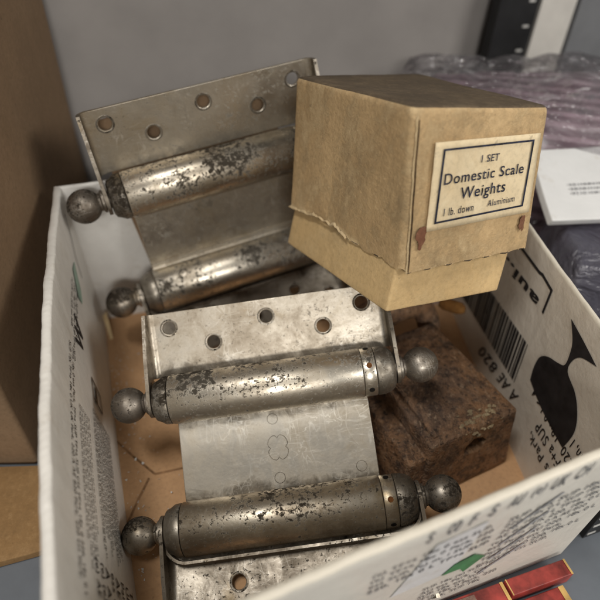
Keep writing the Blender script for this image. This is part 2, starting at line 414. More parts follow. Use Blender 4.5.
M_CRUMB = plain('white_crumb', (.8, .79, .76), .7, .3, var=.05)

def textile():
    m, t, b = mat_new('purple_striped_cloth'); g = N(t); co = g.coord()
    w = g.n('ShaderNodeTexWave', wave_type='BANDS', bands_direction='Z'); w.inputs['Scale'].default_value = 17.
    w.inputs['Distortion'].default_value = 7.; w.inputs['Detail'].default_value = 2; w.inputs['Detail Scale'].default_value = .5
    sp = g.n('ShaderNodeSeparateXYZ'); t.links.new(co, sp.inputs[0]); cb = g.n('ShaderNodeCombineXYZ')
    t.links.new(g.math('ADD', g.math('MULTIPLY', sp.outputs['X'], .15), sp.outputs['Y']), cb.inputs[0]); t.links.new(sp.outputs['Z'], cb.inputs[2])
    w.bands_direction = 'DIAGONAL'
    t.links.new(cb.outputs[0], w.inputs['Vector'])
    c_ = g.mix(g.ramp(w.outputs['Fac'], [(.35, 0.), (.8, 1.)]), (.22, .11, .155), (.55, .38, .45))
    c_ = g.mix(g.math('MULTIPLY', g.noise(co, 12, 5), .5), c_, (.08, .05, .065))
    g.to(c_, b, 'Base Color'); b.inputs['Roughness'].default_value = .9; b.inputs['Sheen Weight'].default_value = .3
    g.bump(g.noise(co, 60, 4), .4, .004, b)
    return m
M_CLOTH = textile()
def clear_film(name):
    m = bpy.data.materials.new(name); m.use_nodes = True; t = m.node_tree; t.nodes.remove(t.nodes['Principled BSDF']); g = N(t)
    out = t.nodes['Material Output']; tr = g.n('ShaderNodeBsdfTransparent'); tr.inputs[0].default_value = (.93, .92, .93, 1)
    gl = g.n('ShaderNodeBsdfGlossy'); gl.inputs['Roughness'].default_value = .10; gl.inputs['Color'].default_value = (.95, .95, .96, 1)
    bp = g.n('ShaderNodeBump'); bp.inputs['Strength'].default_value = .85; bp.inputs['Distance'].default_value = .045*S
    rd = g.math('ABSOLUTE', g.math('SUBTRACT', g.noise(g.coord((5, 9, 9)), 1.0, 3, .5, 1.5), .5)); rd2 = g.math('ABSOLUTE', g.math('SUBTRACT', g.noise(g.coord((14, 18, 18)), 1.0, 2, .5, .8), .5))
    t.links.new(g.math('ADD', g.math('MULTIPLY', rd, 3.), rd2), bp.inputs['Height']); t.links.new(bp.outputs[0], gl.inputs['Normal'])
    fr = g.n('ShaderNodeFresnel'); fr.inputs['IOR'].default_value = 1.55; t.links.new(bp.outputs[0], fr.inputs['Normal'])
    mx = g.n('ShaderNodeMixShader'); t.links.new(g.math('ADD', g.math('MULTIPLY', fr.outputs[0], .62), .02, True), mx.inputs[0])
    df = g.n('ShaderNodeBsdfDiffuse'); df.inputs[0].default_value = (.70, .68, .70, 1); m0 = g.n('ShaderNodeMixShader')
    t.links.new(g.ramp(g.noise(g.coord((4, 7, 7)), 1.6, 5, .6, 1.2), [(.38, .05), (.56, .16), (.68, .60)]), m0.inputs[0]); t.links.new(tr.outputs[0], m0.inputs[1]); t.links.new(df.outputs[0], m0.inputs[2])
    t.links.new(m0.outputs[0], mx.inputs[1]); t.links.new(gl.outputs[0], mx.inputs[2]); t.links.new(mx.outputs[0], out.inputs['Surface'])
    return m
def film(name, tint, alpha, rough=.14):
    m, t, b = mat_new(name); g = N(t); co = g.coord()
    b.inputs['Base Color'].default_value = (*tint, 1); b.inputs['Roughness'].default_value = rough
    b.inputs['Specular IOR Level'].default_value = .8
    a = g.ramp(g.noise(co, 8, 5, .6, 1.5), [(.35, alpha*.5), (.75, min(1, alpha*1.8))])
    g.to(a, b, 'Alpha')
    g.bump(g.noise(g.coord((5, 9, 9)), 1.4, 5, .6, 2.), .8, .02, b)
    return m
M_FILM = clear_film('clear_plastic_film')
M_GREYBAG = film('dark_plastic', (.085, .082, .105), 3., .16)

# ------------------------------------------------------------------ setting: shelf, panel behind, uprights
def rect_prism(o, ax, L, Wd, z0, z1, name, mat, parent=None, bev=.003):
    ax = Vector((*ax, 0)).normalized(); ay = Vector((-ax.y, ax.x, 0)); o = Vector((*o, 0))
    c = [o, o+ax*L, o+ax*L+ay*Wd, o+ay*Wd]
    v, f, _ = soft_box([q+Vector((0, 0, z0)) for q in c]+[q+Vector((0, 0, z1)) for q in c], bev, nseg=2, nz=1)
    return obj(name, v, f, mat, parent)
AX = (.951, .309)
mb = MB(); mb.box((-2.6, -.55, -.03), (2.6, 2.6, 0)); tag(mb.build('shelf', M_SHELF), None, None, kind='structure')
mb = MB()
# unseen next shelf board up, added to shade the back of this one
_a = Vector(AX); _b = Vector((-AX[1], AX[0])); _o = Vector((0, .86))
mb = MB(); mb.prism([(-2.4, 0), (2.4, 0), (2.4, 1.6), (-2.4, 1.6)], lambda q: (*(_o+_a*q[0]+_b*q[1]), 1.35), lambda q: (*(_o+_a*q[0]+_b*q[1]), 1.38))
tag(mb.build('shelf', M_SHELF), None, None, kind='structure')
o_ = Vector((-.585, 1.335)); a_ = Vector(AX); b_ = Vector((-AX[1], AX[0]))
def wallp(s, z, d=0.): q = o_+a_*s+b_*d; return (q.x, q.y, z)
# sheet-metal back panel with one shallow fold line
prof = [(0, .0), (.46, 0.), (.52, .004), (.60, .012), (1.7, .012)]
mb.grid(lambda u, v: wallp(-1.2+u*3.6, prof[min(4, int(round(v*4)))][0], -prof[min(4, int(round(v*4)))][1]), 2, 4)
tag(mb.build('back_panel', M_WALL), None, None, kind='structure')

# rear upright of the shelving, with slots, and the white strip beside it
def slotted_post(loc, ax, wd, h, slots, label, slot_z0, slot_dz, slot_u, slot_tilt=0.0, depth=.03):
    po = empty('shelf_post', loc); tag(po, label, 'shelf post')
    a = Vector((*ax, 0)).normalized(); n = Vector((a.y, -a.x, 0))
    v = []; loops = [[(0, 0), (wd, 0), (wd, h), (0, h)]]
    for k in range(slots):
        zc = slot_z0+slot_dz*k
        loops.append([(slot_u-.010, zc-.004), (slot_u+.010, zc-.004), (slot_u+.010, zc+.004), (slot_u-.010, zc+.004)])
    vv, ff = flat_shape(loops, .003)
    obj('post_face', [tuple(a*q[0]+Vector((0, 0, q[1]))+n*(q[2])) for q in vv], ff, M_POST, po)
    mb = MB()
    for k in range(slots):
        zc = slot_z0+slot_dz*k; c = a*slot_u+Vector((0, 0, zc))+n*.0035
        mb.prism([(-.0085, -.0028), (.0085, -.0028), (.0085, .0028), (-.0085, .0028)],
                 lambda q: c+a*q[0]+Vector((0, 0, q[1]))-n*.004, lambda q: c+a*q[0]+Vector((0, 0, q[1])))
    mb.build('slot_edge', M_SLOT, po)
    mb = MB()
    mb.prism([(0, 0), (0, h)], lambda q: a*0+Vector((0, 0, q[1])), lambda q: a*0+Vector((0, 0, q[1]))-n*depth) if False else None
    fl = [(-.0, .0), (.006, .0), (.006, -depth), (-.0, -depth)]
    mb.prism(fl, lambda q: a*q[0]+n*(q[1]-.0032)+Vector((0, 0, 0)), lambda q: a*q[0]+n*(q[1]-.0032)+Vector((0, 0, h)))
    mb.build('post_flange', M_POST, po)
    return po
slotted_post((.464, 1.599, 0), AX, .114, 1.1, 14, 'black slotted steel upright behind the boxed weights, against the grey panel', .06, .062, .092)
mb = MB(); mb.prism([(0, 0), (.105, 0), (.105, .02), (0, .02)], lambda q: (.580+AX[0]*q[0]-AX[1]*q[1], 1.632+AX[1]*q[0]+AX[0]*q[1], 0), lambda q: (.580+AX[0]*q[0]-AX[1]*q[1], 1.632+AX[1]*q[0]+AX[0]*q[1], 1.1))
tag(mb.build('panel_strip', M_STRIP), 'white painted vertical strip right beside the black rear upright', 'panel strip')
mb = MB(); mb.prism([(0, 0), (.9, 0), (.9, .02), (0, .02)], lambda q: (.69+AX[0]*q[0]-AX[1]*q[1], 1.664+AX[1]*q[0]+AX[0]*q[1], 0), lambda q: (.69+AX[0]*q[0]-AX[1]*q[1], 1.664+AX[1]*q[0]+AX[0]*q[1], 1.1))
tag(mb.build('side_panel', M_GREYP), 'dark grey upright panel at the far right, beyond the white strip', 'panel')
slotted_post((.517, .492, 0), (.93, .36), .05, .9, 30, 'black slotted steel upright at the lower right, beside the tray corner', .012, .028, .014, depth=.02)

# ------------------------------------------------------------------ big brown carton on the left
ct = empty('cardboard_carton', (-.8, .95, 0)); tag(ct, 'tall plain brown cardboard carton standing left of the white tray', 'carton')
off = Vector((-.8, .95, 0))
c0 = [Vector(q)-off for q in [(-1.15, .53, 0), (-.477, .582, 0), (-.560, 1.30, 0), (-1.2, 1.24, 0)]]
top = [q+Vector((0, 0, .95)) for q in c0]
v, f, tri = soft_box(c0+top, .008, nseg=14, nz=16, rt=.006)
o = obj('carton_body', v, f, M_CARTON, ct)
for vv in o.data.vertices:
    q = vv.co/S; vv.co += Vector((noise.noise(q*3.1)*.006, noise.noise(q*3.3+Vector((5, 0, 0)))*.006, 0))*S
# torn bottom edge strip on the carton
mb = MB(); pts = []
for k in range(31):
    u = k/30; pts.append((u, .006+.007*noise.noise(Vector((u*14, 1, 0)))))
mb.grid(lambda u, v: (tri(.30+.70*u, 0, 0)+Vector((0, -.004-.004*v, .001+(.008+.007*noise.noise(Vector((u*17, 1, 0))))*v))), 30, 1)
o = mb.build('torn_edge', M_TORN, ct)

# ------------------------------------------------------------------ loose board lying on the shelf
bd = [(-1.2, .13, .0), (-.365, .430, .0), (-.42, .575, .0), (-1.25, .50, .0)]
v, f, _ = soft_box([Vector(q)+Vector((0, 0, .0012)) for q in bd]+[Vector(q)+Vector((0, 0, .019)) for q in bd], .003, nseg=8, nz=1)
o = obj('card_sheet', v, f, M_BOARD); tag(o, 'flat brown board lying on the shelf in front of the tall carton', 'board')

# ------------------------------------------------------------------ white tray
RIM = {'FL': (-.202, .153), 'FR': (.487, .475), 'BR': (.35, 1.235), 'BL': (-.464, .950)}
FOOT = {'FL': (-.182, .209), 'FR': (.459, .467), 'BR': (.345, 1.23), 'BL': (-.455, .965)}
HT = .372
WALLS = {'front': ('FL', 'FR', .0, .0125), 'right': ('FR', 'BR', .0, .009), 'back': ('BR', 'BL', .0, .009), 'left': ('BL', 'FL', .014, .0145)}
def lerp2(a, b, t): return tuple(a[i]+(b[i]-a[i])*t for i in range(2))
def outn(a, b):
    d = (RIM[b][0]-RIM[a][0], RIM[b][1]-RIM[a][1]); L = math.hypot(*d); return (d[1]/L, -d[0]/L)
def wall_in(k, u, t, off=0.):
    a, b, bl, th = WALLS[k]
    q = lerp2(lerp2(FOOT[a], FOOT[b], u), lerp2(RIM[a], RIM[b], u), t); n = outn(a, b)
    bu = bl*math.sin(PI*u)*(.3+.7*t)-off
    return Vector((q[0]+n[0]*bu, q[1]+n[1]*bu, .004+t*(HT-.004)))
def mitre(c):
    ks = [k for k in WALLS if c in WALLS[k][:2]]
    (n1, t1), (n2, t2) = [(outn(*WALLS[k][:2]), WALLS[k][3]) for k in ks]
    # point p with p.n1 = t1, p.n2 = t2
    det = n1[0]*n2[1]-n1[1]*n2[0]
    return ((t1*n2[1]-t2*n1[1])/det, (n1[0]*t2-n2[0]*t1)/det)
MIT = {c: mitre(c) for c in RIM}
def wall_out(k, u, t, off=0.):
    a, b, bl, th = WALLS[k]
    P = wall_in(k, u, t); ma, mb_ = MIT[a], MIT[b]; m = lerp2(ma, mb_, u); n = outn(a, b)
    return Vector((P.x+m[0]+n[0]*off, P.y+m[1]+n[1]*off, P.z))
tray = empty('cardboard_tray', (0, .7, 0)); tag(tray, 'white printed cardboard tray holding the hinges, iron block and boxed weights', 'cardboard tray')
TO = Vector((0, .7, 0))
def wall_mesh(k):
    a, b, bl, th = WALLS[k]; nu = 140; NT = 14; v = []; f = []; uv = []
    Lw = math.hypot(RIM[b][0]-RIM[a][0], RIM[b][1]-RIM[a][1])
    ws = {'front': .007, 'left': .006, 'right': .003, 'back': .003}[k]
    for i in range(nu+1):
        u = i/nu
        row = []
        for j in range(NT+1): row.append((wall_in(k, u, j/NT), j/NT))
        ri = wall_in(k, u, 1); ro = wall_out(k, u, 1); hw = (ro-ri)
        rb = min(.5, .008/max(hw.length, .01)); hb = .004 if hw.length > .012 else hw.length*.5
        for (s_, h_) in [(.06, .5), (.22, .85), (.36, 1.), (.5, 1.0), (.64, .98), (.78, .82), (.94, .5)]:
            row.append((ri+hw*s_+Vector((0, 0, hb*h_)), 1+.1*s_))
        for j in range(NT+1): row.append((wall_out(k, u, 1-j/NT), 1.1+j/NT))
        for q, tt in row:
            # gentle crush along the rim and wall
            lift = noise.noise(Vector((u*Lw*9+len(k), tt*1.6, 3)))*.5+noise.noise(Vector((u*Lw*30, tt*3, 9)))*.22+noise.noise(Vector((u*Lw*90, tt*5, 4)))*.10
            zz = q.z/HT
            q = q + Vector((outn(a, b)[0], outn(a, b)[1], .7))*(lift*ws*max(0, zz-.15)*math.sin(PI*min(1, max(0, u)))**.3)
            v.append(tuple(q-TO)); uv.append((u*Lw, tt*.35))
    m = 2*(NT+1)+7
    for i in range(nu):
        for j in range(m-1): f.append((i*m+j, (i+1)*m+j, (i+1)*m+j+1, i*m+j+1))
        f.append((i*m+m-1, (i+1)*m+m-1, (i+1)*m, i*m))
    for i in (0, nu): f.append(tuple(i*m+j for j in range(m)))
    return v, f, uv
M_EDGE = card_white('cut_card_edge', (.70, .645, .54))
WOBJ = {}
for k in WALLS:
    v, f, uv = wall_mesh(k)
    WOBJ[k] = obj('tray_wall', v, f, {'right': M_TRAYR, 'back': M_TRAYB, 'front': M_TRAYF}.get(k, M_TRAY), tray, uvs=uv, smooth=50)
    WOBJ[k].data.materials.append(M_EDGE)
    if k in ('front', 'right'):
        for pl in WOBJ[k].data.polygons:
            if 14 <= (pl.index % 37) < 22: pl.material_index = 1
# floor of the tray with the cut lines of its honeycomb pad
fl = [Vector((*FOOT[c], 0))-TO+Vector(d_) for c, d_ in (('FL', (-.020, -.012, 0)), ('FR', (.012, -.008, 0)), ('BR', (.005, .004, 0)), ('BL', (-.015, -.002, 0)))]
v, f, tri = soft_box([q+Vector((0, 0, .0015)) for q in fl]+[q+Vector((0, 0, .008)) for q in fl], .001, nseg=12, nz=1)
FLOOR = obj('tray_floor', v, f, M_TRAYFLOOR, tray)
def on_floor(q, z=.0088): return (q[0]-TO.x, q[1]-TO.y, z)
def strip_on_floor(pts, wd):
    mb = MB()
    for (a, b) in zip(pts[:-1], pts[1:]):
        a = Vector(a); b = Vector(b); d = (b-a).normalized(); n = Vector((-d.y, d.x))*wd/2
        mb.add([on_floor(a+n), on_floor(a-n), on_floor(b-n), on_floor(b+n)], [(0, 1, 2, 3)])
    return mb
M_CUT = plain('dark_cut_line', (.34, .19, .095), .9, .2, var=.3, vs=60)
for pts in ([(-.3533, .6449), (-.3005, .6033), (-.2535, .5699), (-.206, .5849), (-.16, .605)], [(-.2627, .5612), (-.2727, .517), (-.2796, .4792), (-.29, .44)], [(-.16, .605), (-.14, .66), (-.17, .70)]):
    strip_on_floor(pts, .0042).build('cut_line', M_CUT, FLOOR, smooth=0, fix=False)

# ---- printing on the tray walls: flat ink, curved with the wall
def ink_on(k, name, v2, f, mat, outer=False, off=.0016):
    fn = wall_out if outer else wall_in
    return obj(name, [tuple(fn(k, q[0], q[1], off)-TO) for q in v2], f, mat, WOBJ[k], smooth=0, fix=False)
def wall_text(k, s, a, b, name='printed_text', mat=None, flip=True, outer=False, bold=.01, h=None, up=None):
    """text running from (u,t) a to b along a wall; up = direction (du,dt) of letter tops with its height"""
    v, f, hw = fit_text(s, bold)
    a = Vector(a); b = Vector(b); up = Vector(up)
    return ink_on(k, name, [tuple(a+(b-a)*q[0]+up*(q[1]/hw)) for q in v], f, mat or M_INK, outer)
UP = (0, -.085)
wall_text('right', '820', (.435, .238), (.535, .188), up=(.012, -.085))
wall_text('right', 'A AE', (.318, .292), (.412, .250), up=(.012, -.085))
wall_text('right', 'ess Park,', (.100, .272), (.228, .262), up=(0, -.066))
wall_text('right', 'TF+a SUP', (.092, .362), (.224, .355), up=(0, -.066))
wall_text('right', '220, 18x 0 L<-4', (.086, .446), (.286, .460), up=(0, -.066))
wall_text('right', 'm, l', (.080, .530), (.118, .53), up=(0, -.066))
# barcode
bars = []; u = .356; rnd = random.Random(3)
v2 = []; ff = []
while u < .80:
    w = rnd.choice([.003, .003, .005, .008, .010]); g = rnd.choice([.003, .004, .006])
    k_ = (u-.36)/(.75-.36)
    t0 = .305-.115*k_*.9; t1 = .555-.10*k_
    n = len(v2); sh = .017
    v2 += [(u, t0), (u+w, t0), (u+w+sh, t1), (u+sh, t1)]; ff.append((n, n+1, n+2, n+3)); u += w+g
ink_on('right', 'barcode', v2, ff, M_INK)
# wine glass, upside down
gl = [(.2838, .9043), (.231, .8866), (.1798, .8723), (.2239, .825), (.224, .6946), (.1862, .6713), (.1496, .6188), (.1277, .5387), (.1304, .4169), (.1903, .4132), (.2462, .416), (.3091, .4413), (.3173, .5145), (.3181, .5952), (.2937, .6384), (.2675, .6725), (.241, .6855), (.243, .78)]
gl = [(.2838, .9043), (.231, .8890), (.1798, .8723), (.2119, .835), (.226, .78), (.226, .70), (.1862, .6713), (.1496, .6188), (.1277, .5387), (.1304, .4169), (.1903, .4132), (.2462, .416), (.3091, .4413), (.3173, .5145), (.3181, .5952), (.2937, .6384), (.2675, .6725), (.242, .69), (.245, .78), (.252, .83)]
def smooth_loop(lp, hard, n=6):
    out = []; m = len(lp)
    for i in range(m):
        p0, p1, p2, p3 = lp[i-1], lp[i], lp[(i+1) % m], lp[(i+2) % m]
        if i in hard: p0 = p1
        if (i+1) % m in hard: p3 = p2
        for k in range(n):
            t = k/n
            out.append(tuple(.5*(2*p1[c]+(p2[c]-p0[c])*t+(2*p0[c]-5*p1[c]+4*p2[c]-p3[c])*t*t+(3*p1[c]-p0[c]-3*p2[c]+p3[c])*t**3) for c in range(2)))
    return out
gl = [(.292, .905), (.232, .891), (.172, .872), (.216, .825), (.232, .765), (.226, .705), (.180, .675), (.146, .615), (.128, .535), (.1304, .415), (.192, .411), (.252, .416), (.312, .439), (.321, .515), (.319, .590), (.297, .643), (.262, .682), (.244, .712), (.246, .770), (.258, .835)]
vv, f_ = flat_shape([smooth_loop(gl, {0, 2, 9, 12})]); ink_on('right', 'wine_glass_symbol', [(q[0], q[1]) for q in vv], f_, M_INK)
# corner bracket symbol and the broken letters beside it
def ink_line(k, pts, wd, name, mat=M_INK, asp=.85/.372, outer=False):
    v2 = []; ff = []
    for a, b in zip(pts[:-1], pts[1:]):
        a = Vector((a[0]*asp, a[1])); b = Vector((b[0]*asp, b[1])); d = (b-a).normalized(); n = Vector((-d.y, d.x))*wd/2; i = len(v2)
        a = a-d*wd*.4; b = b+d*wd*.4
        v2 += [((q.x)/asp, q.y) for q in (a+n, a-n, b-n, b+n)]; ff.append((i, i+1, i+2, i+3))
    return ink_on(k, name, v2, ff, mat, outer)
ink_line('right', [(.62, .80), (.60, .865), (.575, .893), (.545, .893)], .022, 'corner_symbol')
ink_line('right', [(.545, .893), (.445, .902), (.432, .910), (.383, .902), (.377, .775)], .016, 'corner_symbol')
wall_text('right', 'aui..', (.405, .805), (.585, .770), up=(.004, -.062), bold=.03)

FRAG = ['ess Park,', 'TF+a SUP', '220, 18x 0 L', 'A AE 820', 'UK', 'CH', 'AU', 'm, l', '(e)', 'Park, 220', 'SUP 18x', 'AE 820 UK', 'ess SUP,', 'TF+a 18x 0']
def glyph_rows(k, u0, u1, t0, t1, rows, mat=None, seed=1, outer=False, dens=1., lh=.72, name='small_print', asp=.85, slope=0.):
    """small print too tiny to read, set from the broken phrases that can be read elsewhere on the tray"""
    rn = random.Random(seed); dt = (t1-t0)/rows; vv = []; ff = []
    for rI in range(rows):
        txt = ''
        hgt = dt*lh*HT; need = (u1-u0)*asp*rn.uniform(.82, 1.)/hgt
        while True:
            txt += rn.choice(FRAG)+' '
            v, f, hw = fit_text(txt, .012*dens)
            if 1/hw > need: break
        w = (1/hw)*hgt/asp; i = len(vv)
        for x, y in v:
            yy = y/hw*dt*lh
            if outer: vv.append((u0+w*x, t1-(rI+1)*dt+yy+slope*x))
            else: vv.append((u0+w*x, t0+(rI+1)*dt-yy))
        ff += [tuple(q+i for q in p_) for p_ in f]
    return ink_on(k, name, vv, ff, mat or M_INKF, outer)
# left wall, under clear wrap
glyph_rows('left', .40, .86, .72, .80, 2, seed=2, mat=M_INK, dens=.8)
glyph_rows('left', .52, .80, .53, .68, 6, seed=3, mat=M_INK)
glyph_rows('left', .20, .38, .66, .78, 3, seed=4, dens=.8, mat=M_INK)
glyph_rows('left', .47, .765, .19, .47, 17, seed=5, mat=M_INK, dens=2.2, lh=.92)
glyph_rows('left', .81, .97, .08, .62, 8, seed=6, mat=M_INK, dens=1.1)
ink_line('left', [(.300, .72), (.318, .60), (.332, .71), (.348, .60), (.362, .70)], .022, 'bold_mark', asp=.85/.372)
ink_line('left', [(.385, .46), (.435, .44), (.437, .30), (.392, .32), (.386, .46)], .012, 'bold_mark')
ink_line('left', [(.40, .40), (.43, .39)], .03, 'bold_mark')
vv, f_ = flat_shape([[(.13, .745), (.165, .76), (.215, .66), (.205, .585), (.17, .62)]]); ink_on('left', 'green_patch', [(q[0], q[1]) for q in vv], f_, M_GREENP)
ink_line('left', [(.06, .93), (.075, .80), (.10, .72), (.115, .60)], .009, 'bold_mark')
# front wall, outside
vv, f_ = flat_shape([[(.50, .42), (.55, .84), (.645, .86), (.63, .44)]]); ink_on('front', 'pale_label', [(q[0], q[1]) for q in vv], f_, M_PAPER, True, off=.0010)
vv, f_ = flat_shape([[(.606, .44), (.625, .52), (.665, .545), (.700, .47), (.665, .37), (.65, .43)]]); ink_on('front', 'green_patch', [(q[0], q[1]) for q in vv], f_, M_GREEN, True, off=.0022)
glyph_rows('front', .44, .68, .60, .82, 4, seed=11, mat=M_INKF, dens=1.4, outer=True, asp=.74)
glyph_rows('front', .58, .72, .12, .36, 5, seed=12, mat=M_INKF, dens=1.2, outer=True, asp=.74)
glyph_rows('front', .70, .86, .34, .80, 9, seed=13, mat=M_INKF, outer=True, asp=.74)
for t_ in (.30, .44, .58, .72): ink_line('front', [(.725, t_-.05), (.80, t_+.10)], .018, 'printed_line', M_INKP, asp=.74/.372, outer=True)
# writing along the folded front rim
for s_, u_, w_ in (('CH', .800, .030), ('UK', .752, .030), ('(e)', .712, .024), ('AU', .668, .026), ('S', .632, .012), ('F', .596, .010), ('co', .556, .022), ('S', .52, .010)):
    v, f, hw = fit_text(s_, .012)
    ink_on('front', 'rim_text', [(u_+w_*x, .905+.085*y/hw) for x, y in v], f, M_INKF, True)
# crumbs of white foam along the foot of the left wall
mb = MB(); rn = random.Random(5)
for k in range(150):
    u = rn.uniform(.12, .80); d = abs(rn.gauss(0, .035))+.004; q = wall_in('left', u, 0, d); s_ = rn.uniform(.0012, .0035)*(1.5 if rn.random() < .1 else 1)
    c = Vector((q.x, q.y, .009+s_*.4))
    pts = [c+Vector((rn.uniform(-1, 1), rn.uniform(-1, 1), rn.uniform(-.6, .6)))*s_ for _ in range(4)]
    mb.add(pts, [(0, 1, 2), (0, 2, 3), (0, 3, 1), (1, 3, 2)])
tag(mb.build('foam_crumbs', M_CRUMB, smooth=0), 'white foam crumbs scattered on the tray floor along its left wall', 'crumbs', kind='stuff')
# brown paper sliver in the back corner of the tray
mb = MB()
mb.prism([(-.440, .925), (-.418, .885), (-.412, .888), (-.432, .932)], lambda q: (q[0], q[1], .012+(q[1]-.87)*.8), lambda q: (q[0], q[1], .015+(q[1]-.87)*.8))
tag(mb.build('paper_sliver', M_BASE), 'small brown paper sliver standing in the back left tray corner', 'paper scrap')

# ------------------------------------------------------------------ double action spring hinge
HA, WA, LA, LB = .105, .146, .416, .495
ZP, RC, TK, D0 = -.030, .014, .0060, .037
HOLES = [(-.170, .120), (-.096, .086), (0., .117), (.096, .087), (.167, .118)]
def make_hinge(name, loc, rot, k, thA, thB, mats, label, group, lip, marks):
    root = empty(name, loc, rot); tag(root, label, 'hinge', group)
    mp, mw, mb1, mb2, mplB = mats
    sc = lambda vs: [tuple(c*k for c in q) for q in vs]
    def leaf(side, th, mat):
        def T(q):                       # (x, d, z) in leaf frame -> hinge frame
            y = HA + q[1]*math.cos(th) - q[2]*math.sin(th); z = q[1]*math.sin(th)+q[2]*math.cos(th)
            return (q[0], side*y, z)
        M = MB(); xl = LA/2-RC
        outline = [(-xl, D0), (xl, D0), (xl, WA), (-xl, WA)]
        vv, ff = flat_shape([outline]+[circle(x, d, .0125) for x, d in HOLES], TK/2-.0012, .0012)
        M.add([T((q[0], q[1], ZP+q[2])) for q in vv], ff)
        for sx in (-1, 1):
            # bend at the plate end, then the ear that carries the pin
            def bend(u, v, rr):
                a = PI/2*u; return T((sx*(xl+rr*math.sin(a)), D0-.001+(WA-D0+.002)*v, ZP+RC-rr*math.cos(a)))
            n0 = len(M.v); nb = 6
            for i in range(nb+1):
                for (v_, rr) in ((0, RC-TK/2), (1, RC-TK/2), (1, RC+TK/2), (0, RC+TK/2)): M.v.append(bend(i/nb, v_, rr))
            for i in range(nb):
                for j in range(4): M.f.append((n0+i*4+j, n0+i*4+(j+1) % 4, n0+(i+1)*4+(j+1) % 4, n0+(i+1)*4+j))
            M.f.append((n0, n0+1, n0+2, n0+3)); M.f.append((n0+nb*4+3, n0+nb*4+2, n0+nb*4+1, n0+nb*4))
            zb = ZP+RC-.0005
            ear = [(WA+.001, zb), (WA+.001, zb+.004), (.07, .012), (.020, .021)]
            ear += [(.026*math.cos(math.radians(a)), .026*math.sin(math.radians(a))) for a in range(65, 271, 17)]
            ear += [(.012, -.0265), (.024, -.024), (D0-.004, -.020), (D0-.001, zb)]
            xx = LA/2
            M.prism(ear, lambda q: T((sx*(xx-TK/2), q[0], q[1])), lambda q: T((sx*(xx+TK/2), q[0], q[1])))
        if side < 0:                     # turned-up inner edge that runs on into both ears
            path = [(-LA/2, -.012), (-LA/2, .014)]
            path += [(-LA/2+.034*(1-math.cos(PI/2*q/8)), .014+.036*math.sin(PI/2*q/8)) for q in range(1, 9)]
            path += [(-x, y) for x, y in reversed(path)]
            P2 = [Vector(q) for q in path]; n0 = len(M.v)
            for i, q in enumerate(P2):
                d = (P2[min(i+1, len(P2)-1)]-P2[max(i-1, 0)]).normalized(); nn = Vector((-d.y, d.x))*.0036
                for (sg, z) in ((1, ZP), (1, -.006), (.6, -.0035), (-.6, -.0035), (-1, -.006), (-1, ZP)):
                    hz = z if z == ZP else z+.020*max(0, 1-max(0, q.y+.004)/.05)
                    M.v.append(T((q.x+nn.x*sg, q.y+nn.y*sg, hz)))
            for i in range(len(P2)-1):
                for j in range(6): M.f.append((n0+i*6+j, n0+i*6+(j+1) % 6, n0+(i+1)*6+(j+1) % 6, n0+(i+1)*6+j))
        o = obj('hinge_leaf', sc(M.v), M.f, mat, root, smooth=40)
        o.data.materials.append(M_PLATE_D)
        for pl in o.data.polygons:
            if abs(pl.center.x)/(S*k) > LA/2-.0045: pl.material_index = 1
        for x, d in HOLES:                # countersunk ring round each hole
            R = MB()
            for kx in range(24):
                a = 2*PI*kx/24
                for (rr, dz) in ((.0127, TK/2+.0002), (.0140, TK/2+.0006), (.0156, TK/2+.0001)):
                    R.v.append(T((x+rr*math.cos(a), d+rr*math.sin(a), ZP+dz)))
            for kx in range(24):
                for j in range(2):
                    R.f.append((kx*3+j, ((kx+1) % 24)*3+j, ((kx+1) % 24)*3+j+1, kx*3+j+1))
            obj('hole_rim', sc(R.v), R.f, M_CAP, o, smooth=60)
        return o
    leaf(1, thA, mp); leaf(-1, thB, mplB)
    # web joining both barrels
    M = MB(); vv, ff = flat_shape([[(-.171, -HA), (.152, -HA), (.152, HA), (-.171, HA)]], .0020, .0012)
    M.add([(q[0], q[1], -.020+q[2]) for q in vv], ff)
    web = obj('web_plate', sc(M.v), M.f, mw, root, smooth=40)
    if lip:
        for s_ in (-1, 1):
            M = MB()
            prof = [(.050, -.0175), (.052, -.0125), (.058, -.0115), (.061, -.015), (.064, -.013), (.070, .002), (.080, .002), (.080, -.0175)]
            M.prism(prof, lambda q: (-.1705, s_*q[0], q[1]), lambda q: (.1515, s_*q[0], q[1]))
            obj('rolled_lip', sc(M.v), M.f, mw, root, smooth=30)
    if marks:
        for cx, cy in ((-.0121, .0500), (-.0115, -.0472), (.1259, -.0464)):
            M = MB(); M.tube([(cx+.0088*math.cos(2*PI*q/24), cy+.0088*math.sin(2*PI*q/24), -.0168) for q in range(24)], .00045, 6, True)
            obj('stamped_circle', sc(M.v), M.f, M_CAP, web)
        # emblem: outline of joined lobes
        pts = []
        for q in range(72):
            a = 2*PI*q/72; rr = .0225+.0055*abs(math.sin(2*a))**.6 - .0035*math.exp(-(((math.degrees(a) % 90)-0)/9)**2) - .0035*math.exp(-(((math.degrees(a) % 90)-90)/9)**2)
            pts.append((-.0085+rr*.66*math.cos(a), .002+rr*.80*math.sin(a), -.0168))
        M = MB(); M.tube(pts, .00045, 6, True)
        obj('stamped_emblem', sc(M.v), M.f, M_CAP, web)
